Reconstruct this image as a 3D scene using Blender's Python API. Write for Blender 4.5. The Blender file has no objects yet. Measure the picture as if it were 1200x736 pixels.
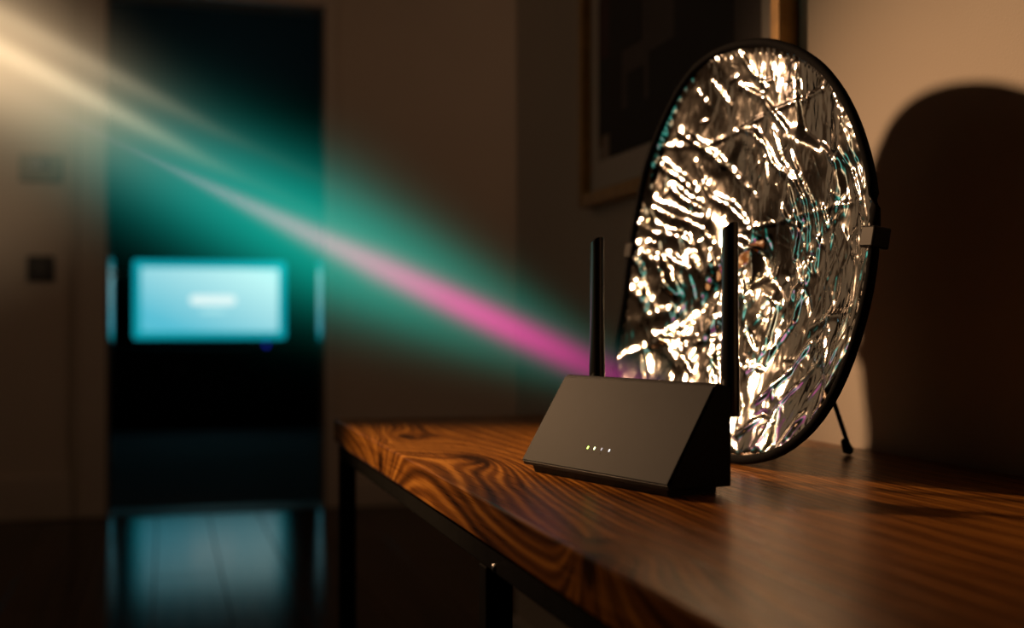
import bpy, bmesh, math, random
import numpy as np
from mathutils import Vector, Matrix, noise

# ------------------------------------------------------------------ camera
sc = bpy.context.scene
COL = sc.collection
F, CX, HORIZ = 1400.0, 600.0, 385.0          # focal length in pixels of the 1200x736 frame, horizon row
CAM_H, TABLE_H = 0.915, 0.75
TH = math.atan(405.0 / F)                    # the view is turned this far from the table's long side
CT, ST = math.cos(TH), math.sin(TH)
cam_d = bpy.data.cameras.new('camera'); cam = bpy.data.objects.new('camera', cam_d); COL.objects.link(cam)
cam.location = (0, 0, CAM_H); cam.rotation_euler = (math.pi/2, 0, -TH)
cam_d.sensor_width = 36.0; cam_d.lens = 36.0 * F / 1200.0
cam_d.shift_y = (HORIZ - 368.0) / 1200.0
cam_d.clip_start = 0.02
cam_d.dof.use_dof = True; cam_d.dof.focus_distance = 1.30; cam_d.dof.aperture_fstop = 2.6
sc.camera = cam
sc.view_settings.view_transform = 'Standard'; sc.view_settings.look = 'None'
sc.view_settings.gamma = 1.0; sc.view_settings.use_curve_mapping = False
sc.view_settings.exposure = 0.0
sc.cycles.sample_clamp_indirect = 4.0
sc.cycles.caustics_refractive = False
sc.cycles.volume_max_steps = 256

w = bpy.data.worlds.new('world'); sc.world = w; w.use_nodes = True
w.node_tree.nodes['Background'].inputs[0].default_value = (0.010, 0.009, 0.009, 1)
w.node_tree.nodes['Background'].inputs[1].default_value = 1.0

# ------------------------------------------------------------------ key lamp and added fill lights
LAMP = Vector((-1.16, 3.42, 2.15))             # warm key lamp standing off to the left, above head height
def spot(name, loc, target, power, color, angle, blend, radius):
    d = bpy.data.lights.new(name, 'SPOT'); d.energy = power; d.color = color
    d.spot_size = math.radians(angle); d.spot_blend = blend; d.shadow_soft_size = radius
    o = bpy.data.objects.new(name, d); COL.objects.link(o); o.location = loc
    o.rotation_euler = (Vector(target) - Vector(loc)).to_track_quat('-Z', 'Y').to_euler()
    return o
spot('key_lamp', LAMP, (0.84, 1.00, 0.87), 430, (1.0, 0.57, 0.29), 25, 0.9, 0.10)
spot('table_fill', (-0.95, 2.25, 2.05), (0.36, 1.62, 0.72), 240, (1.0, 0.58, 0.25), 27, 0.9, 0.06)  # added spot with no visible source, brightens the table's far end
spot('rear_wall_fill', (-1.3, 3.3, 2.1), (-1.15, 6.12, 1.95), 60, (1.0, 0.74, 0.48), 42, 1.0, 0.10)  # unseen spot added to light the rear wall left of the doorway
def point(name, loc, power, color, radius):
    d = bpy.data.lights.new(name, 'POINT'); d.energy = power; d.color = color; d.shadow_soft_size = radius
    o = bpy.data.objects.new(name, d); COL.objects.link(o); o.location = loc
point('room_fill', (1.9, 4.2, 2.5), 6.0, (1.0, 0.58, 0.34), 0.25)  # added ambient fill without a fixture, lifts the rear wall
point('right_wall_fill', (-1.0, 4.2, 2.4), 3.6, (1.0, 0.58, 0.34), 0.25)  # made-up fill light, raises the far part of the right wall

# ------------------------------------------------------------------ helpers
def ray(px, py):
    l = (px - CX) / F; v = (HORIZ - py) / F
    return Vector((l*CT + ST, -l*ST + CT, v))
CAMP = Vector((0, 0, CAM_H))
def on_z(px, py, z): r = ray(px, py); return CAMP + r * ((z - CAM_H) / r.z)
def on_x(px, py, x): r = ray(px, py); return CAMP + r * (x / r.x)
def on_y(px, py, y): r = ray(px, py); return CAMP + r * (y / r.y)
def at_depth(px, py, d): return CAMP + ray(px, py) * d
def on_plane(px, py, p, n): r = ray(px, py); return CAMP + r * ((p - CAMP).dot(n) / r.dot(n))

def link(name, me, mat=None, parent=None):
    o = bpy.data.objects.new(name, me); COL.objects.link(o)
    if mat is not None and not me.materials: me.materials.append(mat)
    if parent is not None: o.parent = parent
    return o
def from_bm(name, bm, mat, parent=None, smooth=False):
    me = bpy.data.meshes.new(name); bm.normal_update(); bm.to_mesh(me); bm.free()
    if smooth:
        for p in me.polygons: p.use_smooth = True
    return link(name, me, mat, parent)
def empty(name, loc, rz=0.0):
    o = bpy.data.objects.new(name, None); COL.objects.link(o); o.location = loc; o.rotation_euler = (0, 0, rz)
    o.empty_display_size = 0.05
    return o
def tag(o, label, cat, group=None):
    o['label'] = label; o['category'] = cat
    if group: o['group'] = group
    return o
def structure(o, label=None, cat=None):
    o['kind'] = 'structure'
    if label: o['label'] = label
    if cat: o['category'] = cat
    return o
def add_box(bm, lo, hi, bev=0.0, seg=2):
    r = bmesh.ops.create_cube(bm, size=1.0)
    vs = r['verts']; lo = Vector(lo); hi = Vector(hi)
    for v in vs:
        v.co = Vector(((lo[i]+hi[i])/2 + v.co[i]*(hi[i]-lo[i]) for i in range(3)))
    if bev > 0:
        es = list({e for v in vs for e in v.link_edges})
        bmesh.ops.bevel(bm, geom=es, offset=bev, segments=seg, affect='EDGES', profile=0.5)
def box(name, lo, hi, mat, parent=None, bev=0.0, seg=2):
    bm = bmesh.new(); add_box(bm, lo, hi, bev, seg); return from_bm(name, bm, mat, parent)
def add_tube(bm, pts, rad, n=12, closed=False, cap=True):
    pts = [Vector(p) for p in pts]; m = len(pts); rings = []
    rads = rad if isinstance(rad, (list, tuple)) else [rad]*m
    up = Vector((0.123, 0.31, 0.94)).normalized()
    for i, p in enumerate(pts):
        a = pts[(i-1) % m] if (closed or i > 0) else p
        b = pts[(i+1) % m] if (closed or i < m-1) else p
        t = (b - a).normalized()
        s = t.cross(up)
        if s.length < 1e-3: s = t.cross(Vector((1, 0, 0)))
        s.normalize(); q = s.cross(t).normalized()
        rings.append([bm.verts.new(p + (s*math.cos(2*math.pi*k/n) + q*math.sin(2*math.pi*k/n))*rads[i]) for k in range(n)])
    for i in range(m if closed else m-1):
        r0, r1 = rings[i], rings[(i+1) % m]
        for k in range(n): bm.faces.new((r0[k], r0[(k+1) % n], r1[(k+1) % n], r1[k]))
    if cap and not closed:
        bm.faces.new(rings[0][::-1]); bm.faces.new(rings[-1])
def tube(name, pts, rad, mat, parent=None, n=12, closed=False):
    bm = bmesh.new(); add_tube(bm, pts, rad, n, closed)
    bmesh.ops.recalc_face_normals(bm, faces=bm.faces)
    return from_bm(name, bm, mat, parent, True)
def extrude_profile(bm, prof, x0, x1):
    """prof: list of (y,z), extruded along x"""
    a = [bm.verts.new((x0, y, z)) for y, z in prof]; b = [bm.verts.new((x1, y, z)) for y, z in prof]
    n = len(prof)
    for i in range(n): bm.faces.new((a[i], a[(i+1) % n], b[(i+1) % n], b[i]))
    bm.faces.new(a[::-1]); bm.faces.new(b)
    bmesh.ops.recalc_face_normals(bm, faces=bm.faces)

# ------------------------------------------------------------------ materials
def new_mat(name):
    m = bpy.data.materials.new(name); m.use_nodes = True; nt = m.node_tree
    return m, nt, nt.nodes['Principled BSDF']
def plain(name, col, rough=0.6, metal=0.0, var=0.12, scale=6.0, bump=0.0, bscale=120.0, coat=0.0, spec=0.5):
    m, nt, b = new_mat(name)
    tc = nt.nodes.new('ShaderNodeTexCoord'); nz = nt.nodes.new('ShaderNodeTexNoise')
    nz.inputs['Scale'].default_value = scale; nz.inputs['Detail'].default_value = 4
    nt.links.new(tc.outputs['Object'], nz.inputs['Vector'])
    rp = nt.nodes.new('ShaderNodeValToRGB')
    rp.color_ramp.elements[0].position = 0.3; rp.color_ramp.elements[1].position = 0.7
    rp.color_ramp.elements[0].color = (*[c*(1-var) for c in col], 1)
    rp.color_ramp.elements[1].color = (*[min(1, c*(1+var)) for c in col], 1)
    nt.links.new(nz.outputs['Fac'], rp.inputs['Fac']); nt.links.new(rp.outputs['Color'], b.inputs['Base Color'])
    b.inputs['Roughness'].default_value = rough; b.inputs['Metallic'].default_value = metal
    b.inputs['Specular IOR Level'].default_value = spec
    b.inputs['Coat Weight'].default_value = coat
    if bump:
        n2 = nt.nodes.new('ShaderNodeTexNoise'); n2.inputs['Scale'].default_value = bscale
        nt.links.new(tc.outputs['Object'], n2.inputs['Vector'])
        bp = nt.nodes.new('ShaderNodeBump'); bp.inputs['Strength'].default_value = bump; bp.inputs['Distance'].default_value = 0.001
        nt.links.new(n2.outputs['Fac'], bp.inputs['Height']); nt.links.new(bp.outputs['Normal'], b.inputs['Normal'])
    return m
def glow(name, col, strength):
    m, nt, b = new_mat(name)
    b.inputs['Base Color'].default_value = (0.02, 0.02, 0.02, 1)
    b.inputs['Emission Color'].default_value = (*col, 1); b.inputs['Emission Strength'].default_value = strength
    return m

M = {}
M['wall'] = plain('wall_paint', (0.56, 0.50, 0.43), 0.85, var=0.03, scale=2.0, bump=0.25, bscale=300)
M['trim'] = plain('trim_paint', (0.55, 0.50, 0.44), 0.35, var=0.02)
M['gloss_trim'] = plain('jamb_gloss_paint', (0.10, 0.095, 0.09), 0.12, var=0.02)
M['ceiling'] = plain('ceiling_paint', (0.5, 0.47, 0.44), 0.9, var=0.02)
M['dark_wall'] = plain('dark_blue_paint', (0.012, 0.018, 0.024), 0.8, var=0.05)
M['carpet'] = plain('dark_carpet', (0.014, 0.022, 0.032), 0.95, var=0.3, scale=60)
M['black_metal'] = plain('black_powder_coat', (0.006, 0.006, 0.0065), 0.6, var=0.15, scale=40, bump=0.15, bscale=500, spec=0.02)
M['black_plastic'] = plain('black_plastic', (0.004, 0.004, 0.0045), 0.45, var=0.1, scale=30, spec=0.1)
M['gloss_black'] = plain('gloss_black_plastic', (0.006, 0.006, 0.007), 0.22, var=0.1, scale=30)
M['panel'] = plain('router_satin_grey', (0.0055, 0.0075, 0.0110), 0.55, var=0.10, scale=55, bump=0.10, bscale=900, spec=0.045)
M['rubber'] = plain('rubber', (0.008, 0.008, 0.008), 0.8)
M['rim'] = plain('black_binding', (0.005, 0.005, 0.006), 0.8, var=0.3, scale=300, bump=0.5, bscale=600, spec=0.03)
M['gold'] = plain('gilt_wood', (0.42, 0.24, 0.07), 0.38, metal=0.35, var=0.18, scale=30)
M['mat_board'] = plain('white_mat_board', (0.62, 0.57, 0.52), 0.9, var=0.02)
M['sideboard'] = plain('dark_lacquer', (0.008, 0.009, 0.012), 0.5, var=0.1)
M['sideboard_door'] = plain('charcoal_lacquer', (0.016, 0.018, 0.021), 0.5, var=0.1)
M['steel'] = plain('brushed_steel', (0.55, 0.55, 0.56), 0.3, metal=1.0, var=0.05)
M['switch'] = plain('dark_switch_plastic', (0.018, 0.014, 0.013), 0.5)
M['switch_toggle'] = plain('grey_switch_plastic', (0.07, 0.06, 0.055), 0.4)
M['thermo'] = plain('pale_plastic', (0.24, 0.25, 0.21), 0.5)
M['thermo_dark'] = plain('dark_display', (0.01, 0.012, 0.012), 0.25)

def wood_mat(name, dark, mid, light, freq, knots, rough, seedz=0.0, along='Y', fibre=1.0, spec=0.25):
    """walnut-like board: rings run along the long axis and bend round the knots"""
    m, nt, b = new_mat(name); N = nt.nodes; L = nt.links
    tc = N.new('ShaderNodeTexCoord')
    def math_(op, a, b_=None, c=None):
        n = N.new('ShaderNodeMath'); n.operation = op
        for i, v in enumerate((a, b_, c)):
            if v is None: continue
            if isinstance(v, (int, float)): n.inputs[i].default_value = v
            else: L.new(v, n.inputs[i])
        return n.outputs[0]
    def noise_(scale, sv, detail=3, rough_=0.5):
        mp = N.new('ShaderNodeMapping'); mp.inputs['Scale'].default_value = sv; mp.inputs['Location'].default_value = (seedz, seedz*1.7, 0)
        L.new(tc.outputs['Object'], mp.inputs['Vector'])
        n = N.new('ShaderNodeTexNoise'); n.inputs['Scale'].default_value = scale
        n.inputs['Detail'].default_value = detail; n.inputs['Roughness'].default_value = rough_
        L.new(mp.outputs['Vector'], n.inputs['Vector'])
        return n.outputs['Fac']
    sep = N.new('ShaderNodeSeparateXYZ'); L.new(tc.outputs['Object'], sep.inputs[0])
    ax, al = (sep.outputs['X'], sep.outputs['Y']) if along == 'Y' else (sep.outputs['Y'], sep.outputs['X'])
    st = (1, 0.22, 1) if along == 'Y' else (0.22, 1, 1)
    field = math_('ADD', ax, math_('MULTIPLY', sep.outputs['Z'], 0.8))
    field = math_('ADD', field, math_('MULTIPLY', math_('SUBTRACT', noise_(4.0, st, 2), 0.5), 0.085))
    field = math_('ADD', field, math_('MULTIPLY', math_('SUBTRACT', noise_(16.0, st, 2), 0.5), 0.014))
    kn = None
    for (kx, ky, kz, rx, ry, amp) in knots:
        dx = math_('DIVIDE', math_('SUBTRACT', sep.outputs['X'], kx), rx)
        dy = math_('DIVIDE', math_('SUBTRACT', sep.outputs['Y'], ky), ry)
        dz = math_('DIVIDE', math_('SUBTRACT', sep.outputs['Z'], kz), 0.06)
        d2 = math_('ADD', math_('ADD', math_('MULTIPLY', dx, dx), math_('MULTIPLY', dy, dy)), math_('MULTIPLY', dz, dz))
        g = math_('POWER', 2.718, math_('MULTIPLY', math_('SQRT', math_('ADD', d2, 0.01)), -1.0))
        field = math_('ADD', field, math_('MULTIPLY', g, amp))
        eye = math_('POWER', 2.718, math_('MULTIPLY', d2, -14.0))
        kn = eye if kn is None else math_('ADD', kn, eye)
    saw = math_('SINE', math_('MULTIPLY', field, 2*math.pi*freq))
    saw2 = math_('SINE', math_('MULTIPLY', field, 2*math.pi*freq*0.37))
    t = math_('ADD', math_('MULTIPLY', saw, 0.14), math_('MULTIPLY', saw2, 0.09))
    t = math_('ADD', t, 0.5)
    t = math_('ADD', t, math_('MULTIPLY', math_('SUBTRACT', noise_(2.2, st, 3), 0.5), 0.55))
    fst = (1, 0.035, 1) if along == 'Y' else (0.035, 1, 1)
    fib = noise_(260.0, fst, 3, 0.6)
    t = math_('ADD', t, math_('MULTIPLY', math_('SUBTRACT', fib, 0.5), 0.45*fibre))
    if kn is not None: t = math_('SUBTRACT', t, math_('MULTIPLY', kn, 0.55))
    rp = N.new('ShaderNodeValToRGB'); L.new(t, rp.inputs['Fac'])
    e = rp.color_ramp.elements; e[0].position = 0.18; e[0].color = (*dark, 1); e[1].position = 0.86; e[1].color = (*light, 1)
    k = e.new(0.50); k.color = (*mid, 1)
    L.new(rp.outputs['Color'], b.inputs['Base Color'])
    b.inputs['Roughness'].default_value = rough; b.inputs['Specular IOR Level'].default_value = spec
    rr = N.new('ShaderNodeMapRange'); L.new(fib, rr.inputs[0]); rr.inputs[3].default_value = rough*0.8; rr.inputs[4].default_value = rough*1.25
    L.new(rr.outputs[0], b.inputs['Roughness'])
    bp = N.new('ShaderNodeBump'); bp.inputs['Strength'].default_value = 0.16; bp.inputs['Distance'].default_value = 0.0008
    L.new(fib, bp.inputs['Height']); L.new(bp.outputs['Normal'], b.inputs['Normal'])
    return m

# ------------------------------------------------------------------ the room
WX, WEND, BY, CEIL = 0.92, 3.14, 6.12, 2.95       # right wall plane, its outer corner, back wall plane, ceiling
LX, NY, RX = -3.4, -1.8, 3.6                      # left wall, wall behind the camera, side of the rear bay
def on_back(px, py): return on_y(px, py, BY)
DX0, DX1 = on_back(125, 300).x, on_back(380, 300).x
DH = 2.55

fl = empty('floor', (0, 0, 0)); structure(fl, 'dark glossy plank floor of the room', 'floor')
box('subfloor', (LX, NY, -0.06), (RX, BY, -0.016), M['sideboard'], fl)
plank_mats = [wood_mat('floor_plank_%s' % n, (0.010, 0.006, 0.004), (0.030, 0.017, 0.010), (0.060, 0.034, 0.020), 14.0, [], 0.12, s, spec=0.06) for n, s in (('umber', 0.0), ('coffee', 3.1), ('cocoa', 7.7))]
rnd = random.Random(5)
PW, PL = 0.24, 1.5
plank_me = []
for mm in plank_mats:
    bm = bmesh.new(); add_box(bm, (0, 0, -0.016), (PW-0.004, PL-0.004, 0.0), 0.0006, 1)
    me = bpy.data.meshes.new('plank'); bm.to_mesh(me); bm.free(); me.materials.append(mm); plank_me.append(me)
x = LX
i = 0
while x < RX - 0.01:
    y = NY - [0.0, 0.62, 1.1, 0.35][i % 4]
    while y < BY:
        y0, y1 = max(y, NY), min(y + PL, BY)
        if y1 - y0 > 0.02 and not (x > WX + 0.3 and y1 < WEND - 0.2):
            o = link('plank', plank_me[rnd.randrange(3)], None, fl)
            o.location = (x, y0, rnd.uniform(-0.0012, 0.0)); o.scale = (min(1, (RX-x)/PW), (y1-y0)/PL, 1)
        y += PL
    x += PW; i += 1

structure(box('ceiling', (LX, NY, CEIL), (RX, BY+0.18, CEIL+0.1), M['ceiling']), 'pale painted ceiling', 'ceiling')
structure(box('wall_left', (LX-0.1, NY, -0.05), (LX, BY+0.18, CEIL), M['wall']), 'plain painted side wall', 'wall')
structure(box('wall_near', (LX, NY-0.1, -0.05), (WX+0.16, NY, CEIL), M['wall']), 'plain painted wall behind the viewer', 'wall')
structure(box('wall_right', (WX, NY, -0.05), (WX+0.16, WEND, CEIL), M['wall']), 'warm painted wall behind the table, catching lamp light and a round shadow', 'wall')
structure(box('wall_bay', (RX, WEND-0.3, -0.05), (RX+0.1, BY+0.18, CEIL), M['wall']), 'painted side wall of the rear bay', 'wall')
structure(box('wall_bay_front', (WX+0.16, WEND-0.3, -0.05), (RX, WEND-0.2, CEIL), M['wall']), 'painted front wall of the rear bay', 'wall')
bm = bmesh.new()
add_box(bm, (LX, BY, -0.05), (DX0, BY+0.18, CEIL)); add_box(bm, (DX1, BY, -0.05), (RX, BY+0.18, CEIL))
add_box(bm, (DX0, BY, DH), (DX1, BY+0.18, CEIL))
structure(from_bm('wall_back', bm, M['wall']), 'painted rear wall with a doorway in it', 'wall')

tr = empty('trim_1', (DX0, BY, 0)); structure(tr, 'painted casing around the dark doorway', 'trim')
def door_part(name, lo, hi, mat, bev=0.004):
    o = box(name, lo, hi, mat, None, bev); o.parent = tr; o.matrix_parent_inverse = Matrix.Translation((-DX0, -BY, 0)); return o
CW = 0.125
door_part('casing', (DX0-CW, BY-0.028, 0), (DX0, BY, DH+CW), M['trim'], 0.006)
door_part('casing', (DX1, BY-0.028, 0), (DX1+0.06, BY, DH+CW), M['trim'], 0.006)
door_part('casing', (DX0, BY-0.028, DH), (DX1, BY, DH+CW), M['trim'], 0.006)
door_part('casing_bead', (DX0-CW-0.018, BY-0.040, 0), (DX0-CW, BY, DH+CW), M['trim'], 0.006)
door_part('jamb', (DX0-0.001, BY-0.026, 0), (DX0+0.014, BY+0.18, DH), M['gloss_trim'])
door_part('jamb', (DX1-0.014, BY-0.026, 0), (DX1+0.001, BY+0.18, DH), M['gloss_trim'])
door_part('threshold', (DX0, BY-0.01, -0.016), (DX1, BY+0.19, 0.008), M['sideboard'])
structure(box('baseboard_back', (LX, BY-0.020, 0), (DX0-CW-0.018, BY, 0.21), M['trim'], None, 0.005), 'tall painted skirting board left of the doorway', 'baseboard')
structure(box('baseboard_rear', (DX1+0.06, BY-0.020, 0), (RX, BY, 0.13), M['trim'], None, 0.005), 'painted skirting board right of the doorway', 'baseboard')
structure(box('baseboard_right', (WX-0.018, NY, 0), (WX, WEND, 0.13), M['trim'], None, 0.005), 'painted skirting board below the table', 'baseboard')

# the dark room beyond the doorway
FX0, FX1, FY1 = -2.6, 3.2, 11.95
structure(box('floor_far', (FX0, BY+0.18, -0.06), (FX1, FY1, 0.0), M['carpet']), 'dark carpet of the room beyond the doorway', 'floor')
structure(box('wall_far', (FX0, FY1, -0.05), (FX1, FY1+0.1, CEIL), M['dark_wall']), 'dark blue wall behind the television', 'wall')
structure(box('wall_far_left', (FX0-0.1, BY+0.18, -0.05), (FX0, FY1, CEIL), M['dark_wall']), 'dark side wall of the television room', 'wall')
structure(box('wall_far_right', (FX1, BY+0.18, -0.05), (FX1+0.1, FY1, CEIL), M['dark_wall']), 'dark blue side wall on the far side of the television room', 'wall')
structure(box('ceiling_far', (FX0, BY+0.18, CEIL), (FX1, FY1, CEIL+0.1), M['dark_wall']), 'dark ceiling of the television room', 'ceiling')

# door leaf, standing open into the dark room
dl = empty('door_1', (DX0, BY+0.19, 0)); structure(dl, 'dark glossy door standing open into the television room', 'door')
LW = 0.92
dl.rotation_euler = (0, 0, math.radians(1.0))
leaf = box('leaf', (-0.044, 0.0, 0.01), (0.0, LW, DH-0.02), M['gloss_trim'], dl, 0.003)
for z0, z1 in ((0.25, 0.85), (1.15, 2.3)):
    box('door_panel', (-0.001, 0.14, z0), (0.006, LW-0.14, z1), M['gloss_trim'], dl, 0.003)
for z in (0.30, 1.20, 2.2):
    tube('hinge', [(0.006, -0.006, z-0.05), (0.006, -0.006, z+0.05)], 0.010, M['steel'], dl)
hd = tube('handle', [(0.0, LW-0.07, 1.225), (0.05, LW-0.07, 1.225), (0.055, LW-0.075, 1.225), (0.058, LW-0.19, 1.222)], 0.011, M['steel'], dl)
tube('rosette', [(0.0, 0, 0), (0.008, 0, 0)], 0.027, M['steel'], hd, 20).location = (0, LW-0.07, 1.225)

# ------------------------------------------------------------------ table
TX0, TX1 = on_z(391, 490.6, TABLE_H).x, WX - 0.002
TY1 = on_z(391, 490.6, TABLE_H).y; TY0 = 0.14
TT = 0.042
tb = empty('wooden_table', ((TX0+TX1)/2, (TY0+TY1)/2, 0))
tag(tb, 'long walnut slab table on a black steel frame', 'table')
def local(o, parent):
    o.parent = parent; o.matrix_parent_inverse = Matrix.Translation(-parent.location); return o
def kz(px, py): p = on_z(px, py, TABLE_H); return p.x, p.y
k1 = kz(478, 512); k2 = kz(556, 538); k3 = kz(700, 634); k4 = kz(905, 598)
f1 = on_x(446, 545, TX0); f2 = on_x(690, 655, TX0)
M['walnut'] = wood_mat('walnut', (0.020, 0.0065, 0.0018), (0.150, 0.052, 0.0090), (0.480, 0.205, 0.036), 88.0,
    [(k1[0], k1[1], TABLE_H, 0.05, 0.14, 0.11), (k2[0], k2[1], TABLE_H, 0.07, 0.22, -0.13), (k3[0], k3[1], TABLE_H, 0.028, 0.05, 0.045),
     (k4[0], k4[1], TABLE_H, 0.010, 0.022, 0.012), (f1.x, f1.y, f1.z, 0.05, 0.06, 0.09), (f2.x, f2.y, f2.z, 0.05, 0.05, -0.10)], 0.28, 1.3, spec=0.19)
local(box('tabletop', (TX0, TY0, TABLE_H-TT), (TX1, TY1, TABLE_H), M['walnut'], None, 0.0025, 2), tb)
TU = 0.028
ZT = TABLE_H - TT
IN = 0.008
for xx in (TX0+IN, TX1-IN-TU):
    local(box('side_rail', (xx, TY0+IN, ZT-TU), (xx+TU, TY1-IN, ZT), M['black_metal'], None, 0.002), tb)
leg_y = on_x(581, 700, TX0+IN+TU/2).y
for yy in (TY0+IN, leg_y-TU/2, TY1-IN-TU):
    local(box('cross_rail', (TX0+IN+TU, yy, ZT-TU), (TX1-IN-TU, yy+TU, ZT), M['black_metal'], None, 0.002), tb)
    for xx in (TX0+IN, TX1-IN-TU):
        lg = local(box('leg', (xx, yy, 0.006), (xx+TU, yy+TU, ZT-TU), M['black_metal'], None, 0.002), tb)
        ft = box('foot', (xx-0.001, yy-0.001, 0.0), (xx+TU+0.001, yy+TU+0.001, 0.012), M['rubber'], None, 0.002)
        ft.parent = lg
bolt = on_x(581, 663, TX0+IN)
local(tube('bolt', [(TX0+IN-0.002, bolt.y+0.004, ZT-TU+0.006), (TX0+IN+0.004, bolt.y+0.004, ZT-TU+0.006)], 0.0035, M['steel'], None, 10), tb)

# ------------------------------------------------------------------ router
A = on_z(612, 540, TABLE_H+0.012); B = on_z(783, 571, TABLE_H+0.012)
ux = (B - A); RL = ux.length; ux.normalize()
bk = Vector((-ux.y, ux.x, 0))                           # towards the router's back
rt_rot = math.atan2(ux.y, ux.x)
rt = empty('wifi_router', (A.x, A.y, TABLE_H), rt_rot)
tag(rt, 'black wedge-shaped wireless router with two upright antennas on the walnut table', 'router')
# local frame: x along the front edge, y towards the back, z up
prof = [(0.0025, 0.0085), (0.0, 0.0125), (0.0600, 0.1080), (0.0622, 0.1102), (0.0650, 0.1106), (0.0785, 0.1065), (0.0800, 0.1045), (0.0800, 0.0090), (0.0785, 0.0075)]
bm = bmesh.new(); extrude_profile(bm, prof, 0.0, RL)
bmesh.ops.bevel(bm, geom=[e for e in bm.edges if abs(e.verts[0].co.x - e.verts[1].co.x) < 1e-6], offset=0.0012, segments=2, affect='EDGES')
from_bm('housing', bm, M['black_plastic'], rt)
bm = bmesh.new(); extrude_profile(bm, [(0.010, 0.0), (0.0705, 0.0), (0.0705, 0.0085), (0.006, 0.0100)], 0.012, RL-0.012)
from_bm('base', bm, M['rubber'], rt)
# front panel, a thin plate on the sloping face
sd = Vector((0, 0.0600, 0.0955)).normalized(); sn = Vector((0, -sd.z, sd.y))
p0 = Vector((0, 0.0, 0.0125)); SL = Vector((0, 0.0600, 0.0955)).length
bm = bmesh.new(); add_box(bm, (0.0008, 0.0005, -0.0005), (RL-0.0010, SL-0.0005, 0.0014), 0.0009, 2)
for v in bm.verts: v.co = p0 + Vector((v.co.x, 0, 0)) + sd*v.co.y + sn*v.co.z
pan = from_bm('front_panel', bm, M['panel'], rt)
Rm = Matrix.Translation((A.x, A.y, TABLE_H)) @ Matrix.Rotation(rt_rot, 4, 'Z')
Rinv = Rm.inverted()
pw = Rm @ (p0 + sn*0.0014); nw = (Rm.to_3x3() @ sn)
def panel_pt(px, py): return Rinv @ on_plane(px, py, pw, nw)
led_m = [glow('led_green', (0.55, 0.95, 0.10), 6.0), glow('led_lime', (0.85, 1.0, 0.45), 4.5), glow('led_dim', (0.8, 0.85, 1.0), 0.5), glow('led_white', (0.9, 0.95, 1.0), 1.3)]
for k, (px, py) in enumerate(((689, 524.5), (696.7, 525.5), (705, 526.5), (714, 528))):
    q = panel_pt(px, py)
    bm = bmesh.new(); add_box(bm, (-0.0010, -0.0016, -0.0004), (0.0010, 0.0016, 0.0004), 0.0003, 1)
    for v in bm.verts: v.co = q + Vector((v.co.x, 0, 0)) + sd*v.co.y + sn*v.co.z
    from_bm('indicator_light', bm, led_m[k], pan)
    q = panel_pt(px-2.0, py+4.3)
    bm = bmesh.new(); bmesh.ops.create_circle(bm, cap_ends=True, segments=10, radius=0.0010)
    for v in bm.verts: v.co = q + Vector((v.co.x, 0, 0)) + sd*v.co.y + sn*0.00025
    from_bm('indicator_symbol', bm, M['rubber'], pan)
# ventilation slots on the top strip and sockets on the back
for k in range(9):
    box('vent_slot', (0.05+k*0.02, 0.0660, 0.1082), (0.062+k*0.02, 0.0690, 0.1103), M['rubber'], rt, 0.0004, 1)
for k in range(4):
    box('socket', (0.07+k*0.024, 0.0795, 0.022), (0.087+k*0.024, 0.0808, 0.036), M['rubber'], rt, 0.0005, 1)
def antenna(cx):
    z0, z1 = 0.076, 0.268
    ring = []
    bm = bmesh.new()
    rows = [(z0, 0.0094, 0.0074), (z0+0.003, 0.0100, 0.0082), (z0+0.045, 0.0100, 0.0082), (z0+0.062, 0.0092, 0.0076), (z0+0.10, 0.0088, 0.0072), (z1-0.012, 0.0086, 0.0070), (z1, 0.0086, 0.0070)]
    n = 20; rr = []
    for j, (z, hw, hd_) in enumerate(rows):
        r = []
        for k in range(n):
            a = 2*math.pi*k/n; ca, sa = math.cos(a), math.sin(a)
            xx = math.copysign(abs(ca)**0.8, ca)*hw; yy = math.copysign(abs(sa)**0.8, sa)*hd_
            zz = z + ((xx/0.0078)*0.0045 if j == len(rows)-1 else 0)
            r.append(bm.verts.new((cx+xx, 0.0930+yy, zz)))
        rr.append(r)
    for a, b_ in zip(rr, rr[1:]):
        for k in range(n): bm.faces.new((a[k], a[(k+1) % n], b_[(k+1) % n], b_[k]))
    bm.faces.new(rr[0][::-1]); bm.faces.new(rr[-1])
    an = from_bm('antenna', bm, M['gloss_black'], rt, True)
    try: an.data.set_sharp_from_angle(angle=math.radians(35))
    except Exception: pass
    tube('antenna_hinge', [(cx, 0.078, 0.094), (cx, 0.0885, 0.094)], 0.0070, M['black_plastic'], an, 16)
antenna(0.018); antenna(RL-0.0165)

# ------------------------------------------------------------------ foil reflector
az, lean = math.radians(85), math.radians(8.5)
dn = Vector((-math.sin(az)*math.cos(lean), -math.cos(az)*math.cos(lean), math.sin(lean)))   # facing direction
P0 = on_z(885, 549, TABLE_H)
dh = Vector((0, 0, 1)).cross(dn).normalized(); dv = dn.cross(dh).normalized()
outline_px = [(885,50),(920,54),(950,68),(980,97),(1000,130),(1015,170),(1026,215),(1030,255),(1028,300),(1022,345),(1010,395),(993,445),(972,487),(948,517),(920,538),(890,547),(868,549),
    (838,540),(800,527),(764,508),(736,484),(721,460),(716.5,432),(722,404),(731,360),(738,300),(746,252),(757,195),(774,150),(792,112),(812,82),(835,64),(860,54)]
def disc_uv(px, py):
    q = on_plane(px, py, P0, dn) - P0
    return q.dot(dh), q.dot(dv)
ol = np.array([disc_uv(*p) for p in outline_px])
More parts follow.
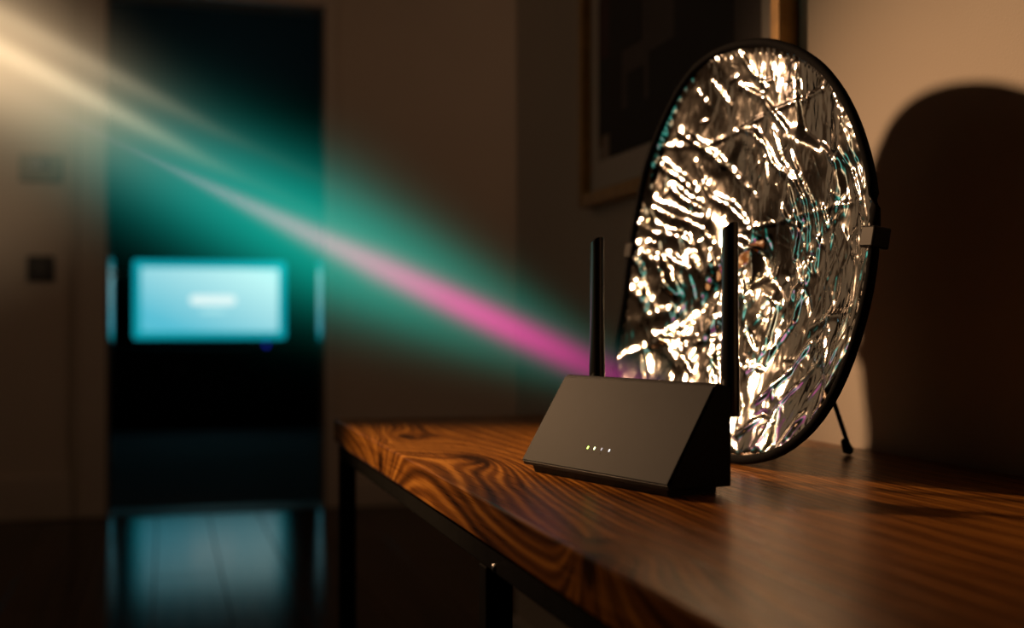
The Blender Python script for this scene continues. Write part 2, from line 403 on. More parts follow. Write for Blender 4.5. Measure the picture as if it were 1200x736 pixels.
# smooth the outline: radius as a function of angle round the centre
cu, cv = (ol[:, 0].max()+ol[:, 0].min())/2, (ol[:, 1].max()+ol[:, 1].min())/2
ang = np.arctan2(ol[:, 1]-cv, ol[:, 0]-cu); rad = np.hypot(ol[:, 0]-cu, ol[:, 1]-cv)
o_ = np.argsort(ang); ang, rad = ang[o_], rad[o_]
aa = np.concatenate([ang-2*np.pi, ang, ang+2*np.pi]); rr_ = np.concatenate([rad]*3)
NS = 624
phi = np.linspace(-np.pi, np.pi, NS, endpoint=False)
Rphi = np.interp(phi, aa, rr_)
kern = np.exp(-np.linspace(-2, 2, 31)**2); kern /= kern.sum()
Rphi = np.convolve(np.concatenate([Rphi[-15:], Rphi, Rphi[:15]]), kern, 'valid')
Rphi *= 0.972                                         # the traced line is the outside of the rim
TUBE_R = 0.0058
low = min((P0 + dh*float(cu+R*math.cos(p)) + dv*float(cv+R*math.sin(p))).z for R, p in zip(Rphi, phi))
shift = Vector((0, 0, TABLE_H + TUBE_R + 0.0026 - low))
DO = P0 + shift
rf = empty('foil_reflector', (DO.x, DO.y, TABLE_H))
tag(rf, 'round crumpled silver foil reflector with black rim propped up behind the router', 'reflector')
def dpt(u, v, h=0.0): return DO + dh*float(u) + dv*float(v) + dn*float(h)
# crease lines read off the photograph: (points, width in metres, height in metres)
creases_px = [
 ([(859,102),(884,116),(898,135),(912,153)], .0045, .0026), ([(854,151),(873,158),(884,171),(893,192),(905,206)], .0045, .0028),
 ([(790,157),(817,181),(841,206),(857,222)], .006, .0034), ([(762,187),(771,199),(788,213),(797,227)], .007, .0040),
 ([(776,220),(788,234),(802,243)], .007, .0036), ([(813,231),(831,241),(848,261),(852,280)], .006, .0034),
 ([(756,243),(778,255),(806,266),(815,284)], .008, .0042), ([(746,266),(764,275),(788,280)], .009, .0046),
 ([(764,174),(806,172),(848,155),(887,135),(930,119),(961,109)], .0035, .0016), ([(866,66),(877,89),(891,105)], .004, .0022),
 ([(842,112),(848,98),(858,92)], .003, .0014), ([(880,100),(900,96)], .003, .0012),
 ([(905,200),(918,215),(926,235),(926,266),(920,300)], .004, .0026), ([(898,240),(906,270),(904,300),(912,330)], .004, .0026),
 ([(916,180),(926,210),(936,240),(938,280),(930,320)], .0038, .0024), ([(910,215),(914,250),(918,290),(914,330),(904,374)], .004, .0028),
 ([(979,180),(990,206),(1000,238),(1004,270)], .004, .0026), ([(990,160),(996,190),(1006,225)], .0035, .0020),
 ([(954,172),(964,185),(972,195)], .004, .0024), ([(838,270),(898,259),(947,247),(993,238)], .0035, .0016),
 ([(947,243),(951,266)], .004, .0028), ([(1010,190),(1003,225),(1008,260)], .003, .0018),
 ([(746,294),(766,316),(777,345)], .011, .0050), ([(792,297),(803,330),(795,352)], .008, .0038), ([(821,334),(814,374),(804,409)], .006, .0036),
 ([(737,382),(762,371),(776,366)], .010, .0040), ([(735,340),(748,352),(752,372)], .008, .0036), ([(790,370),(782,392)], .006, .0028),
 ([(927,290),(920,327),(905,374),(880,411)], .005, .0032), ([(883,352),(872,411)], .005, .0026),
 ([(993,305),(990,363),(971,426)], .0045, .0028), ([(1006,280),(1002,330),(992,380)], .0035, .0022),
 ([(876,470),(905,437),(927,404)], .0045, .0026), ([(902,470),(953,422)], .004, .0024), ([(861,514),(883,492)], .004, .0022),
 ([(927,385),(955,372),(982,372)], .006, .0034), ([(905,532),(927,499),(938,490)], .006, .0030), ([(885,525),(893,505)], .004, .0020),
 ([(745,410),(770,398),(796,402),(832,396),(838,390)], .005, .0022), ([(728,420),(742,412)], .006, .0030), ([(810,432),(836,402)], .005, .0026),
 ([(830,100),(845,125)], .005, .0026), ([(812,110),(824,130)], .004, .0020), ([(800,190),(806,215),(812,232)], .0035, .0018),
 ([(770,300),(792,318)], .006, .0026), ([(940,470),(965,440),(985,400)], .0035, .0018), ([(950,495),(975,455)], .003, .0018),
 ([(870,150),(882,185),(884,215)], .003, .0014), ([(895,150),(905,190),(920,210)], .0028, .0014), ([(900,80),(903,110)], .004, .0016),
]
rnd = random.Random(11)
segs = []
for pts_, wd, ht in creases_px:
    uv = [disc_uv(*p) for p in pts_]
    n_ = len(uv)-1
    for i in range(n_):
        segs.append((uv[i], uv[i+1], wd, ht*(0.58+0.36*rnd.random())))
# many finer wrinkles, thicker on the ground in the lower half
Rm_ = float(Rphi.mean())
for k in range(330):
    a = rnd.uniform(0, 2*math.pi); r = Rm_*math.sqrt(rnd.random())*0.97
    u0, v0 = cu + r*math.cos(a), cv + r*math.sin(a)
    lower = v0 < cv + 0.02
    if not lower and rnd.random() < 0.72: continue
    mid_ = abs(u0 - cu + 0.05) < 0.08
    an_ = rnd.gauss(math.pi/2, 0.45) if (mid_ or rnd.random() < 0.6) else rnd.uniform(0, math.pi)
    ln = rnd.uniform(0.012, 0.055 if lower else 0.04)
    bend = rnd.uniform(-0.5, 0.5)
    p1 = (u0 + ln/2*math.cos(an_), v0 + ln/2*math.sin(an_)); p2 = (p1[0] + ln/2*math.cos(an_+bend), p1[1] + ln/2*math.sin(an_+bend))
    wd = rnd.uniform(0.0018, 0.0045); ht = wd*rnd.uniform(0.12, 0.42)*(1 if rnd.random() < 0.7 else -1)
    segs.append(((u0, v0), p1, wd, ht)); segs.append((p1, p2, wd, ht*0.8))
# hairline crackle all over, and a dense patch of short folds low down on the router's side
for k in range(520):
    a = rnd.uniform(0, 2*math.pi); r = Rm_*math.sqrt(rnd.random())*0.97
    u0, v0 = cu + r*math.cos(a), cv + r*math.sin(a)
    if v0 > cv + 0.05 and rnd.random() < 0.5: continue
    an_ = rnd.gauss(math.pi/2, 0.7); ln = rnd.uniform(0.008, 0.035); wd = rnd.uniform(0.0011, 0.0017)
    segs.append(((u0, v0), (u0 + ln*math.cos(an_), v0 + ln*math.sin(an_)), wd, wd*rnd.uniform(0.08, 0.30)*rnd.choice((-1, 1))))
for k in range(70):
    u0, v0 = disc_uv(rnd.uniform(722, 850), rnd.uniform(300, 470))
    an_ = rnd.gauss(1.9, 0.5); ln = rnd.uniform(0.015, 0.045); wd = rnd.uniform(0.003, 0.0055)
    segs.append(((u0, v0), (u0 + ln*math.cos(an_), v0 + ln*math.sin(an_)), wd, wd*rnd.uniform(0.25, 0.5)))
NR = 270
rho = np.linspace(0.0, 1.0, NR+1)[1:]**0.85
U = np.concatenate([[cu], (cu + np.outer(rho, Rphi*np.cos(phi))).ravel()])
V = np.concatenate([[cv], (cv + np.outer(rho, Rphi*np.sin(phi))).ravel()])
RHO = np.concatenate([[0.0], np.repeat(rho, NS)]); PHI = np.concatenate([[0.0], np.tile(phi, NR)])
Hh = np.zeros_like(U)
for (a, b_, wd, ht) in segs:
    au, av = a; du, dv_ = b_[0]-au, b_[1]-av; L2 = du*du+dv_*dv_ + 1e-12
    m_ = (np.abs(U-(au+du/2)) < abs(du)/2+wd*4) & (np.abs(V-(av+dv_/2)) < abs(dv_)/2+wd*4)
    idx = np.nonzero(m_)[0]
    if not len(idx): continue
    t = np.clip(((U[idx]-au)*du+(V[idx]-av)*dv_)/L2, 0, 1)
    d = np.hypot(U[idx]-au-t*du, V[idx]-av-t*dv_)
    Hh[idx] += ht*np.exp(-(d/wd)**2)*(0.55+0.45*np.sin(np.pi*np.clip(t, 0.05, 0.95)))
# broad facets: a loose sheet is pulled into flat panels between folds
fr = np.random.RandomState(4)
NF = 46
sx = fr.uniform(-1, 1, (NF, 2))*Rm_*1.05 + np.array([cu, cv]); tilt = fr.normal(0, 0.036, (NF, 2)); off = fr.normal(0, 0.0006, NF)
acc = np.zeros_like(U); wsum = np.zeros_like(U)
D2 = [ (U-s[0])**2 + ((V-s[1])*0.72)**2 for s in sx ]
mn = np.min(np.array(D2), axis=0)
for s, tl, of, d2 in zip(sx, tilt, off, D2):
    wgt = np.exp(-(np.sqrt(d2)-np.sqrt(mn))/0.0035)
    acc += wgt*((U-s[0])*tl[0] + (V-s[1])*tl[1] + of); wsum += wgt
Hh += acc/wsum
# soft billow plus fine crinkle
for i in range(len(U)):
    Hh[i] += 0.0065*noise.noise((U[i]*5.5, V[i]*3.6, 2.2)) + 0.0016*noise.noise((U[i]*34, V[i]*17, 5.0)) + 0.00032*noise.noise((U[i]*150, V[i]*75, 9.0))
# puckers where the sheet is sewn into the rim
edge = np.clip((RHO-0.955)/0.045, 0, 1)
Hh = Hh*(1-edge**2) + edge*(1-edge)*4*0.00045*np.sin(PHI*110 + 2*np.sin(PHI*7))
DISH = 0.43
Rloc = np.concatenate([[Rm_], np.tile(Rphi, NR)])
Hh += DISH*((RHO*Rloc)**2 - Rloc**2)
co = [dpt(u, v, h) - rf.location for u, v, h in zip(U, V, Hh)]
faces = [(0, 1+k, 1+(k+1) % NS) for k in range(NS)]
for j in range(NR-1):
    b0 = 1+j*NS; b1 = b0+NS
    faces += [(b0+k, b1+k, b1+(k+1) % NS, b0+(k+1) % NS) for k in range(NS)]
me = bpy.data.meshes.new('foil_sheet'); me.from_pydata([tuple(c) for c in co], [], faces); me.update()
for p in me.polygons: p.use_smooth = True
m, nt, b = new_mat('silver_foil')
b.inputs['Metallic'].default_value = 1.0; b.inputs['Roughness'].default_value = 0.075
tc = nt.nodes.new('ShaderNodeTexCoord'); nz = nt.nodes.new('ShaderNodeTexNoise'); nz.inputs['Scale'].default_value = 40
nt.links.new(tc.outputs['Object'], nz.inputs['Vector'])
rp = nt.nodes.new('ShaderNodeValToRGB'); rp.color_ramp.elements[0].color = (0.55, 0.53, 0.51, 1); rp.color_ramp.elements[1].color = (0.80, 0.78, 0.75, 1)
nt.links.new(nz.outputs['Fac'], rp.inputs['Fac']); nt.links.new(rp.outputs['Color'], b.inputs['Base Color'])
n2 = nt.nodes.new('ShaderNodeTexNoise'); n2.inputs['Scale'].default_value = 220; nt.links.new(tc.outputs['Object'], n2.inputs['Vector'])
bp = nt.nodes.new('ShaderNodeBump'); bp.inputs['Strength'].default_value = 0.05; bp.inputs['Distance'].default_value = 0.0008
nt.links.new(n2.outputs['Fac'], bp.inputs['Height']); nt.links.new(bp.outputs['Normal'], b.inputs['Normal'])
rg = nt.nodes.new('ShaderNodeTexNoise'); rg.inputs['Scale'].default_value = 9; rg.inputs['Detail'].default_value = 5; nt.links.new(tc.outputs['Object'], rg.inputs['Vector'])
mr = nt.nodes.new('ShaderNodeMapRange'); mr.inputs[1].default_value = 0.35; mr.inputs[2].default_value = 0.65; mr.inputs[3].default_value = 0.06; mr.inputs[4].default_value = 0.125
nt.links.new(rg.outputs['Fac'], mr.inputs[0]); nt.links.new(mr.outputs[0], b.inputs['Roughness'])
M['foil'] = m
link('foil_sheet', me, M['foil'], rf)
rim_pts = [dpt(cu+R*1.008*math.cos(p), cv+R*1.008*math.sin(p)) - rf.location for R, p in zip(Rphi[::6], phi[::6])]
rim = tube('rim', rim_pts, TUBE_R, M['rim'], rf, 10, True)
bm = bmesh.new()
def dish_rows(off):
    rows = []
    for q in (1.0, 0.75, 0.5, 0.25):
        rows.append([bm.verts.new(dpt(cu+R*q*math.cos(p), cv+R*q*math.sin(p), DISH*((R*q)**2-R*R) + off*(0.2 if q == 1.0 else 1.0)) - rf.location) for R, p in zip(Rphi[::6], phi[::6])])
    c_ = bm.verts.new(dpt(cu, cv, -DISH*Rm_**2 + off) - rf.location)
    n_ = len(rows[0])
    for a, b_ in zip(rows, rows[1:]):
        for k in range(n_): bm.faces.new((a[k], a[(k+1) % n_], b_[(k+1) % n_], b_[k]))
    for k in range(n_): bm.faces.new((rows[-1][k], rows[-1][(k+1) % n_], c_))
    return rows[0]
ra, rb = dish_rows(-0.020), dish_rows(-0.0225)
for k in range(len(ra)): bm.faces.new((ra[k], rb[k], rb[(k+1) % len(ra)], ra[(k+1) % len(ra)]))
bmesh.ops.recalc_face_normals(bm, faces=bm.faces)
from_bm('backing', bm, M['rim'], rf)
def rim_at(px, py):
    u, v = disc_uv(px, py); a = math.atan2(v-cv, u-cu); R = float(np.interp(a, phi, Rphi))*1.008
    return a, R
bars = []
for (px, py) in ((1026, 283), (740, 298)):
    a, R = rim_at(px, py)
    er = (dh*math.cos(a) + dv*math.sin(a)).normalized(); et = (-dh*math.sin(a) + dv*math.cos(a)).normalized()
    c_ = dpt(cu+R*math.cos(a), cv+R*math.sin(a)) - rf.location
    bm = bmesh.new(); add_box(bm, (-0.014, -0.0115, -0.014), (0.0085, 0.0115, 0.0085), 0.002, 2)
    for v in bm.verts: v.co = c_ + er*v.co.x + et*v.co.y + dn*v.co.z
    bmesh.ops.recalc_face_normals(bm, faces=bm.faces)
    from_bm('clip', bm, M['black_plastic'], rf)
hub = dpt(cu+0.05, cv-0.07, -DISH*Rm_**2 - 0.020) - rf.location
bm = bmesh.new(); add_box(bm, (-0.045, -0.025, -0.008), (0.045, 0.025, 0.006), 0.003, 2)
for v in bm.verts: v.co = hub + dh*v.co.x + dv*v.co.y + dn*v.co.z
bmesh.ops.recalc_face_normals(bm, faces=bm.faces)
from_bm('hub_plate', bm, M['black_plastic'], rf)
bars = [hub + dh*0.035 - dn*0.004, hub - dh*0.035 - dn*0.004]
foot = on_z(995, 533, TABLE_H) - rf.location
for t_, fpt in ((0.0, foot), (1.0, foot + Vector((0.0, 0.20, 0)))):
    top = bars[0].lerp(bars[1], t_)
    fpt = Vector((fpt.x, fpt.y, 0.0))
    lg = tube('prop_leg', [top, fpt + Vector((0, 0, 0.010))], 0.0031, M['black_metal'], rf, 10)
    dr = (top - fpt).normalized()
    tube('rubber_foot', [fpt + dr*0.024, fpt + dr*0.020, fpt + dr*0.008, fpt + Vector((0, 0, 0.0068))], [0.0036, 0.0056, 0.0066, 0.0066], M['rubber'], lg, 14)
    tube('knuckle', [top - Vector((0, 0.009, 0)), top + Vector((0, 0.009, 0))], 0.0075, M['black_plastic'], rf, 12)

# ------------------------------------------------------------------ picture on the right wall
PFX = WX
pL = on_x(683, 245, WX-0.02); pR = on_x(922, 100, WX-0.02)
Y0, Y1 = pR.y, pL.y; Z0 = pL.z; Z1 = Z0 + 0.74
FWD, FD = 0.030, 0.032
pf = empty('framed_picture', (WX, (Y0+Y1)/2, Z0)); tag(pf, 'large gilt-framed dark abstract print on the wall above the table', 'picture')
def pfp(o): return local(o, pf)
def mitre(name, pts4):
    bm = bmesh.new()
    a = [bm.verts.new((WX-0.001, y, z)) for y, z in pts4]; c = [bm.verts.new((WX-FD, y, z)) for y, z in pts4]
    bm.faces.new(a); bm.faces.new(c[::-1])
    for k in range(4): bm.faces.new((a[k], c[k], c[(k+1) % 4], a[(k+1) % 4]))
    bmesh.ops.recalc_face_normals(bm, faces=bm.faces)
    bmesh.ops.bevel(bm, geom=list(bm.edges), offset=0.0025, segments=2, affect='EDGES')
    return pfp(from_bm(name, bm, M['gold']))
g_ = FWD
mitre('frame_rail', [(Y0, Z0), (Y1, Z0), (Y1-g_, Z0+g_), (Y0+g_, Z0+g_)])
mitre('frame_rail', [(Y0, Z1), (Y1, Z1), (Y1-g_, Z1-g_), (Y0+g_, Z1-g_)])
mitre('frame_rail', [(Y0, Z0), (Y0, Z1), (Y0+g_, Z1-g_), (Y0+g_, Z0+g_)])
mitre('frame_rail', [(Y1, Z0), (Y1, Z1), (Y1-g_, Z1-g_), (Y1-g_, Z0+g_)])
pfp(box('mat_board', (WX-0.012, Y0+g_*0.8, Z0+g_*0.8), (WX-0.003, Y1-g_*0.8, Z1-g_*0.8), M['mat_board']))
mb = 0.065
def flat(name, y0, z0, y1, z1, xo, mat):
    bm = bmesh.new(); add_box(bm, (WX-xo, min(y0, y1), min(z0, z1)), (WX-0.012, max(y0, y1), max(z0, z1)))
    return pfp(from_bm(name, bm, mat))
inks = {k: plain('ink_'+k, c, 0.7, var=0.15, scale=14) for k, c in {'mauve': (0.085, 0.066, 0.064), 'black': (0.006, 0.006, 0.008), 'red': (0.050, 0.010, 0.013), 'tan': (0.30, 0.24, 0.20), 'rust': (0.12, 0.06, 0.04), 'amber': (0.40, 0.20, 0.02)}.items()}
pr = flat('print', Y0+mb+g_, Z0+mb+g_, Y1-mb-g_*0.6, Z1-mb-g_, 0.0125, inks['mauve'])
PY0, PY1, PZ0, PZ1 = Y0+mb+g_, Y1-mb-g_*0.6, Z0+mb+g_, Z1-mb-g_
def blk(px0, py0, px1, py1, ink, xo):
    a = on_x(px0, py0, WX-0.013); c = on_x(px1, py1, WX-0.013)
    cl = lambda v, lo, hi: max(lo, min(hi, v))
    flat('ink_shape', cl(a.y, PY0, PY1), cl(a.z, PZ0, PZ1), cl(c.y, PY0, PY1), cl(c.z, PZ0, PZ1), xo, inks[ink])
for args in ((692, 66, 728, 150, 'black', .0130), (692, 10, 716, 64, 'red', .0131), (714, -40, 752, 46, 'black', .0132), (735, 86, 754, 140, 'black', .0133),
             (694, 152, 714, 205, 'tan', .0129), (696, 164, 706, 172, 'rust', .0134), (714, 136, 762, 200, 'black', .0135), (746, 184, 757, 192, 'amber', .0136), (790, -40, 860, 60, 'black', .0131), (760, 60, 850, 200, 'black', .0132)):
    blk(*args)

# ------------------------------------------------------------------ wall controls by the doorway
t1 = on_back(48, 197); t2 = on_back(48, 315)
th_ = empty('thermostat', (t1.x, BY, t1.z-0.065)); tag(th_, 'pale wall thermostat with a small dark display beside the doorway', 'thermostat')
box('cover', (-0.095, -0.022, 0.0), (0.095, 0.0, 0.13), M['thermo'], th_, 0.006)
box('display', (-0.045, -0.024, 0.055), (0.045, -0.02, 0.11), M['thermo_dark'], th_, 0.002)
sw = empty('light_switch', (t2.x, BY, t2.z-0.062)); tag(sw, 'dark square light switch beside the doorway', 'light switch')
box('plate', (-0.062, -0.012, 0.0), (0.062, 0.0, 0.124), M['switch'], sw, 0.004)
box('toggle', (-0.018, -0.018, 0.042), (0.018, -0.01, 0.082), M['switch_toggle'], sw, 0.003)

# ------------------------------------------------------------------ television, sideboard, set-top box
tvd = 11.2
tvc = at_depth(247, 351.5, tvd); tvw, tvh = 170/F*tvd*1.03, 93/F*tvd
tv = empty('television', (tvc.x, tvc.y, tvc.z - tvh/2 - 0.075)); tag(tv, 'lit flat-screen television with a pale cyan picture on the dark sideboard', 'television')
zb = 0.075
bm = bmesh.new(); add_box(bm, (-tvw/2, 0.0, zb), (tvw/2, 0.045, zb+tvh), 0.02, 3)
from_bm('casing', bm, M['black_plastic'], tv)
def rounded(name, w_, h_, zc, y, mat, parent, r=0.03, xc=0.0):
    bm = bmesh.new(); pts = []
    for cxs, czs, a0 in ((1, 1, 0), (-1, 1, 90), (-1, -1, 180), (1, -1, 270)):
        for k in range(7):
            a = math.radians(a0 + 15*k); pts.append((xc + cxs*(w_/2-r) + r*math.cos(a), y, zc + czs*(h_/2-r) + r*math.sin(a)))
    f = bm.faces.new([bm.verts.new(p) for p in pts]); 
    bmesh.ops.recalc_face_normals(bm, faces=bm.faces)
    r_ = bmesh.ops.extrude_face_region(bm, geom=list(bm.faces))
    for v in r_['geom']:
        if isinstance(v, bmesh.types.BMVert): v.co.y += 0.002
    bmesh.ops.recalc_face_normals(bm, faces=bm.faces)
    return from_bm(name, bm, mat, parent)
zc = zb + tvh/2
s0 = rounded('screen', tvw-0.012, tvh-0.012, zc, -0.003, glow('screen_border_glow', (0.004, 0.33, 0.40), 1.0), tv)
M['pic'] = glow('screen_picture', (0.26, 0.71, 0.78), 1.0)
nt = M['pic'].node_tree; b = nt.nodes['Principled BSDF']
tc = nt.nodes.new('ShaderNodeTexCoord'); sp = nt.nodes.new('ShaderNodeSeparateXYZ'); nt.links.new(tc.outputs['Object'], sp.inputs[0])
ad = nt.nodes.new('ShaderNodeMath'); ad.operation = 'MULTIPLY_ADD'; ad.inputs[1].default_value = 0.45; nt.links.new(sp.outputs['X'], ad.inputs[0]); nt.links.new(sp.outputs['Z'], ad.inputs[2])
rp = nt.nodes.new('ShaderNodeValToRGB'); nt.links.new(ad.outputs[0], rp.inputs['Fac'])
rp.color_ramp.elements[0].position = 0.05; rp.color_ramp.elements[0].color = (0.10, 0.52, 0.66, 1)
rp.color_ramp.elements[1].position = 0.85; rp.color_ramp.elements[1].color = (0.52, 0.86, 0.87, 1)
nt.links.new(rp.outputs['Color'], b.inputs['Emission Color'])
rounded('screen_picture', tvw-0.155, tvh-0.155, zc-0.002, -0.0045, M['pic'], s0, 0.02)
rounded('caption_bar', 0.42, 0.085, zc-0.002, -0.006, glow('screen_caption', (0.80, 0.97, 0.95), 1.0), s0, 0.04, 0.02)
rounded('caption_bar', 0.22, 0.035, zc-0.105, -0.006, glow('screen_caption_dim', (0.42, 0.80, 0.84), 1.0), s0, 0.016, 0.02)
for sx_ in (-1, 1):
    box('stand_foot', (sx_*0.42-0.02, -0.10, 0.0), (sx_*0.42+0.02, 0.14, 0.014), M['black_plastic'], tv, 0.004)
    box('stand_post', (sx_*0.42-0.015, 0.01, 0.012), (sx_*0.42+0.015, 0.035, zb+0.03), M['black_plastic'], tv, 0.003)
sbt = tvc.z - tvh/2 - 0.075
sb = empty('sideboard', (tvc.x, tvc.y+0.06, 0)); tag(sb, 'low dark lacquered sideboard under the television', 'sideboard')
SW = 1.0
box('carcass', (-SW, -0.2, 0.10), (SW, 0.24, sbt-0.03), M['sideboard'], sb, 0.004)
box('top', (-SW-0.02, -0.22, sbt-0.03), (SW+0.02, 0.25, sbt), M['sideboard'], sb, 0.004)
for k in range(3):
    x0 = -SW+0.02 + k*0.66
    d_ = box('cabinet_door', (x0, -0.218, 0.13), (x0+0.64, -0.198, sbt-0.05), M['sideboard_door'] if k == 1 else M['sideboard'], sb, 0.003)
    kx = x0 + (0.59 if k < 1 else 0.05)
    tube('knob', [(kx, -0.215, sbt-0.19), (kx, -0.245, sbt-0.19), (kx, -0.252, sbt-0.19)], [0.010, 0.020, 0.016], M['steel'], d_, 14)
for sx_ in (-1, 1):
    for sy in (-0.17, 0.2):
        box('leg', (sx_*(SW-0.1)-0.02, sy-0.02, 0.0), (sx_*(SW-0.1)+0.02, sy+0.02, 0.102), M['sideboard'], sb, 0.003)
bx = at_depth(312, 404, tvd-0.12)
st_ = empty('media_player', (bx.x, bx.y, sbt)); tag(st_, 'small black media box with a blue light under the television', 'media player')
box('case', (-0.11, 0.0, 0.004), (0.11, 0.14, 0.062), M['black_plastic'], st_, 0.004)
tube('indicator_light', [(0, -0.002, bx.z-sbt if 0.01 < bx.z-sbt < 0.055 else 0.035), (0, 0.004, bx.z-sbt if 0.01 < bx.z-sbt < 0.055 else 0.035)], 0.016, glow('led_blue', (0.02, 0.025, 0.6), 1.2), st_, 16)
for sx_ in (-0.09, 0.09): box('foot', (sx_-0.012, 0.02, 0.0), (sx_+0.012, 0.12, 0.005), M['rubber'], st_)

# ------------------------------------------------------------------ beam of light painted as a self-emitting volume, sloping down to the router
R0 = at_depth(728, 446, 1.52); B1 = at_depth(-443, -106, 1.75)
axd = (B1 - R0); BL = axd.length; axd.normalize()
side = axd.cross(Vector((0, 0, 1))).normalized(); upd = side.cross(axd).normalized()
prof_b = [(-0.05, 0.08), (0.10, 0.15), (0.27, 0.21), (0.50, 0.25), (0.80, 0.27), (1.3, 0.27), (1.9, 0.27), (2.40, 0.25)]
bm = bmesh.new(); add_tube(bm, [(x_, 0, 0) for x_, _ in prof_b], [r_ for _, r_ in prof_b], 24)
bmesh.ops.recalc_face_normals(bm, faces=bm.faces)
bmat = bpy.data.materials.new('glowing_beam'); bmat.use_nodes = True; nt = bmat.node_tree; N = nt.nodes; L = nt.links
for n in list(N):
    if n.type != 'OUTPUT_MATERIAL': N.remove(n)
out = [n for n in N if n.type == 'OUTPUT_MATERIAL'][0]
tc = N.new('ShaderNodeTexCoord'); sp = N.new('ShaderNodeSeparateXYZ'); L.new(tc.outputs['Object'], sp.inputs[0])
X_, Y_, Z_ = sp.outputs
def mt(op, a, b_=None, c=None, clamp=False):
    n = N.new('ShaderNodeMath'); n.operation = op; n.use_clamp = clamp
    for i, v in enumerate((a, b_, c)):
        if v is None: continue
        if isinstance(v, (int, float)): n.inputs[i].default_value = v
        else: L.new(v, n.inputs[i])
    return n.outputs[0]
WO = [-0.1, 0, .14, .45, .71, .96, 1.25, 1.6, 1.9, 3.5]; WN = [-0.1, 0, .155, .407, .604, .772, .947, 1.15, 1.30, 2.40]
def wx(v): return float(np.interp(v, WO, WN))
def lin(x0, v0, x1, v1):
    x0, x1 = wx(x0), wx(x1); v1 *= 0.92
    n = N.new('ShaderNodeMapRange'); n.clamp = True; L.new(X_, n.inputs[0])
    for i, v in zip((1, 2, 3, 4), (x0, x1, v0, v1)): n.inputs[i].default_value = v
    return n.outputs[0]
def ramp(stops, span=1.6):
    stops = [(wx(a), c) for a, c in stops]; span = wx(span)
    n = N.new('ShaderNodeValToRGB'); L.new(mt('DIVIDE', X_, span), n.inputs['Fac']); e = n.color_ramp.elements
    e[0].position = stops[0][0]/span; e[0].color = (*stops[0][1], 1); e[1].position = stops[-1][0]/span; e[1].color = (*stops[-1][1], 1)
    for x_, c_ in stops[1:-1]: k = e.new(x_/span); k.color = (*c_, 1)
    n.color_ramp.interpolation = 'B_SPLINE' if len(stops) > 3 else 'LINEAR'
    return n.outputs['Color']
def gauss(sig, z0=0.0, zs=1.0):
    zz = mt('SUBTRACT', Z_, z0) if not isinstance(z0, float) or z0 else Z_
    if zs != 1.0: zz = mt('MULTIPLY', zz, zs)
    r2 = mt('ADD', mt('MULTIPLY', Y_, Y_), mt('MULTIPLY', zz, zz))
    return mt('POWER', 2.71828, mt('MULTIPLY', mt('DIVIDE', r2, mt('MULTIPLY', sig, sig)), -1.0))
def vscale(col, f):
    n = N.new('ShaderNodeVectorMath'); n.operation = 'SCALE'; L.new(col, n.inputs[0])
    if isinstance(f, (int, float)): n.inputs['Scale'].default_value = f
    else: L.new(f, n.inputs['Scale'])
    return n.outputs[0]
def vadd(a, b_):
    n = N.new('ShaderNodeVectorMath'); n.operation = 'ADD'; L.new(a, n.inputs[0]); L.new(b_, n.inputs[1]); return n.outputs[0]
SQ = 1.7725
# teal body
sig_t = lin(0.02, 0.028, 0.50, 0.078)
teal = ramp([(0.0, (0.004, 0.07, 0.05)), (0.14, (0.004, 0.21, 0.145)), (0.30, (0.004, 0.34, 0.24)), (0.48, (0.004, 0.37, 0.275)), (0.72, (0.004, 0.25, 0.21)), (0.98, (0.004, 0.09, 0.075)), (1.25, (0.0, 0.0, 0.0))])
sig_c = lin(0.38, 0.0185, 0.84, 0.005)
g_c = gauss(sig_c)
hollow = mt('SUBTRACT', 1.0, mt('MULTIPLY', gauss(mt('MULTIPLY', sig_c, 1.9)), lin(0.25, 0.95, 0.60, 0.0)))
e_t = vscale(teal, mt('MULTIPLY', hollow, mt('DIVIDE', gauss(sig_t), mt('MULTIPLY', sig_t, SQ))))
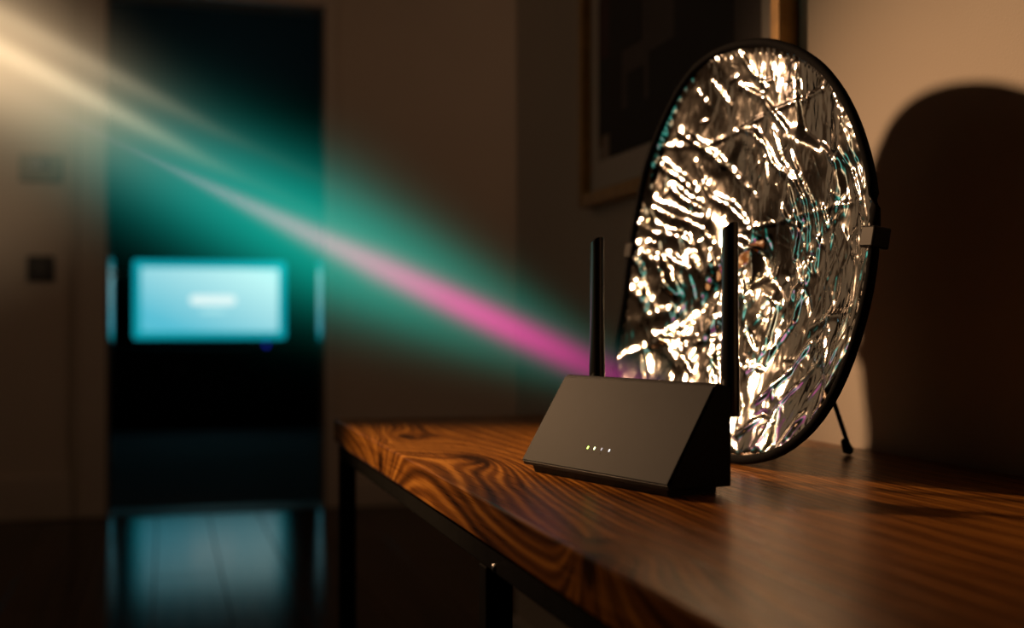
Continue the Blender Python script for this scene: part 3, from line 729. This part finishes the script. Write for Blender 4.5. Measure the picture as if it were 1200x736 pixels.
# magenta core
mag = ramp([(0.0, (0.12, 0.0, 0.06)), (0.08, (0.42, 0.0, 0.16)), (0.18, (0.66, 0.0, 0.24)), (0.30, (0.56, 0.03, 0.22)), (0.46, (0.40, 0.11, 0.17)), (0.70, (0.10, 0.05, 0.08)), (0.92, (0.0, 0.0, 0.0))])
e_c = vscale(mag, mt('DIVIDE', g_c, mt('MULTIPLY', sig_c, SQ)))
# warm glow coloured into the upper end's emission, with two brighter shafts
sig_w = lin(0.7, 0.052, 1.35, 0.080)
warm = ramp([(0.58, (0.0, 0.0, 0.0)), (0.80, (0.02, 0.016, 0.010)), (0.98, (0.12, 0.088, 0.052)), (1.20, (0.50, 0.34, 0.19)), (1.42, (0.70, 0.48, 0.26)), (1.70, (0.55, 0.38, 0.21)), (2.4, (0.35, 0.24, 0.13)), (3.3, (0.0, 0.0, 0.0))], 3.5)
e_w = vscale(warm, mt('DIVIDE', gauss(sig_w, 0.03), mt('MULTIPLY', sig_w, SQ)))
sh = ramp([(0.66, (0.0, 0.0, 0.0)), (0.82, (0.075, 0.07, 0.045)), (1.0, (0.19, 0.155, 0.10)), (1.25, (0.32, 0.24, 0.14)), (1.6, (0.25, 0.18, 0.10)), (2.4, (0.12, 0.09, 0.05)), (3.3, (0.0, 0.0, 0.0))], 3.5)
s_a, s_b = lin(0.7, 0.009, 1.4, 0.019), lin(0.7, 0.009, 1.4, 0.019)
e_s = vadd(vscale(sh, mt('DIVIDE', gauss(s_a, lin(0.75, 0.030, 1.3, 0.052)), mt('MULTIPLY', s_a, SQ))),
           vscale(sh, mt('MULTIPLY', 0.5, mt('DIVIDE', gauss(s_b, lin(0.75, 0.072, 1.3, 0.098)), mt('MULTIPLY', s_b, SQ)))))
tot = vadd(vadd(e_t, e_c), vadd(e_w, e_s))
em = N.new('ShaderNodeEmission'); L.new(tot, em.inputs['Color']); em.inputs['Strength'].default_value = 1.0
L.new(em.outputs[0], out.inputs['Volume'])
try: bmat.cycles.volume_step_rate = 0.3
except Exception: pass
beam = from_bm('light_beam', bm, bmat)
beam.matrix_world = Matrix(((axd.x, side.x, upd.x, R0.x), (axd.y, side.y, upd.y, R0.y), (axd.z, side.z, upd.z, R0.z), (0, 0, 0, 1)))
tag(beam, 'self-glowing teal beam volume with a magenta core slanting down to the router', 'light beam')
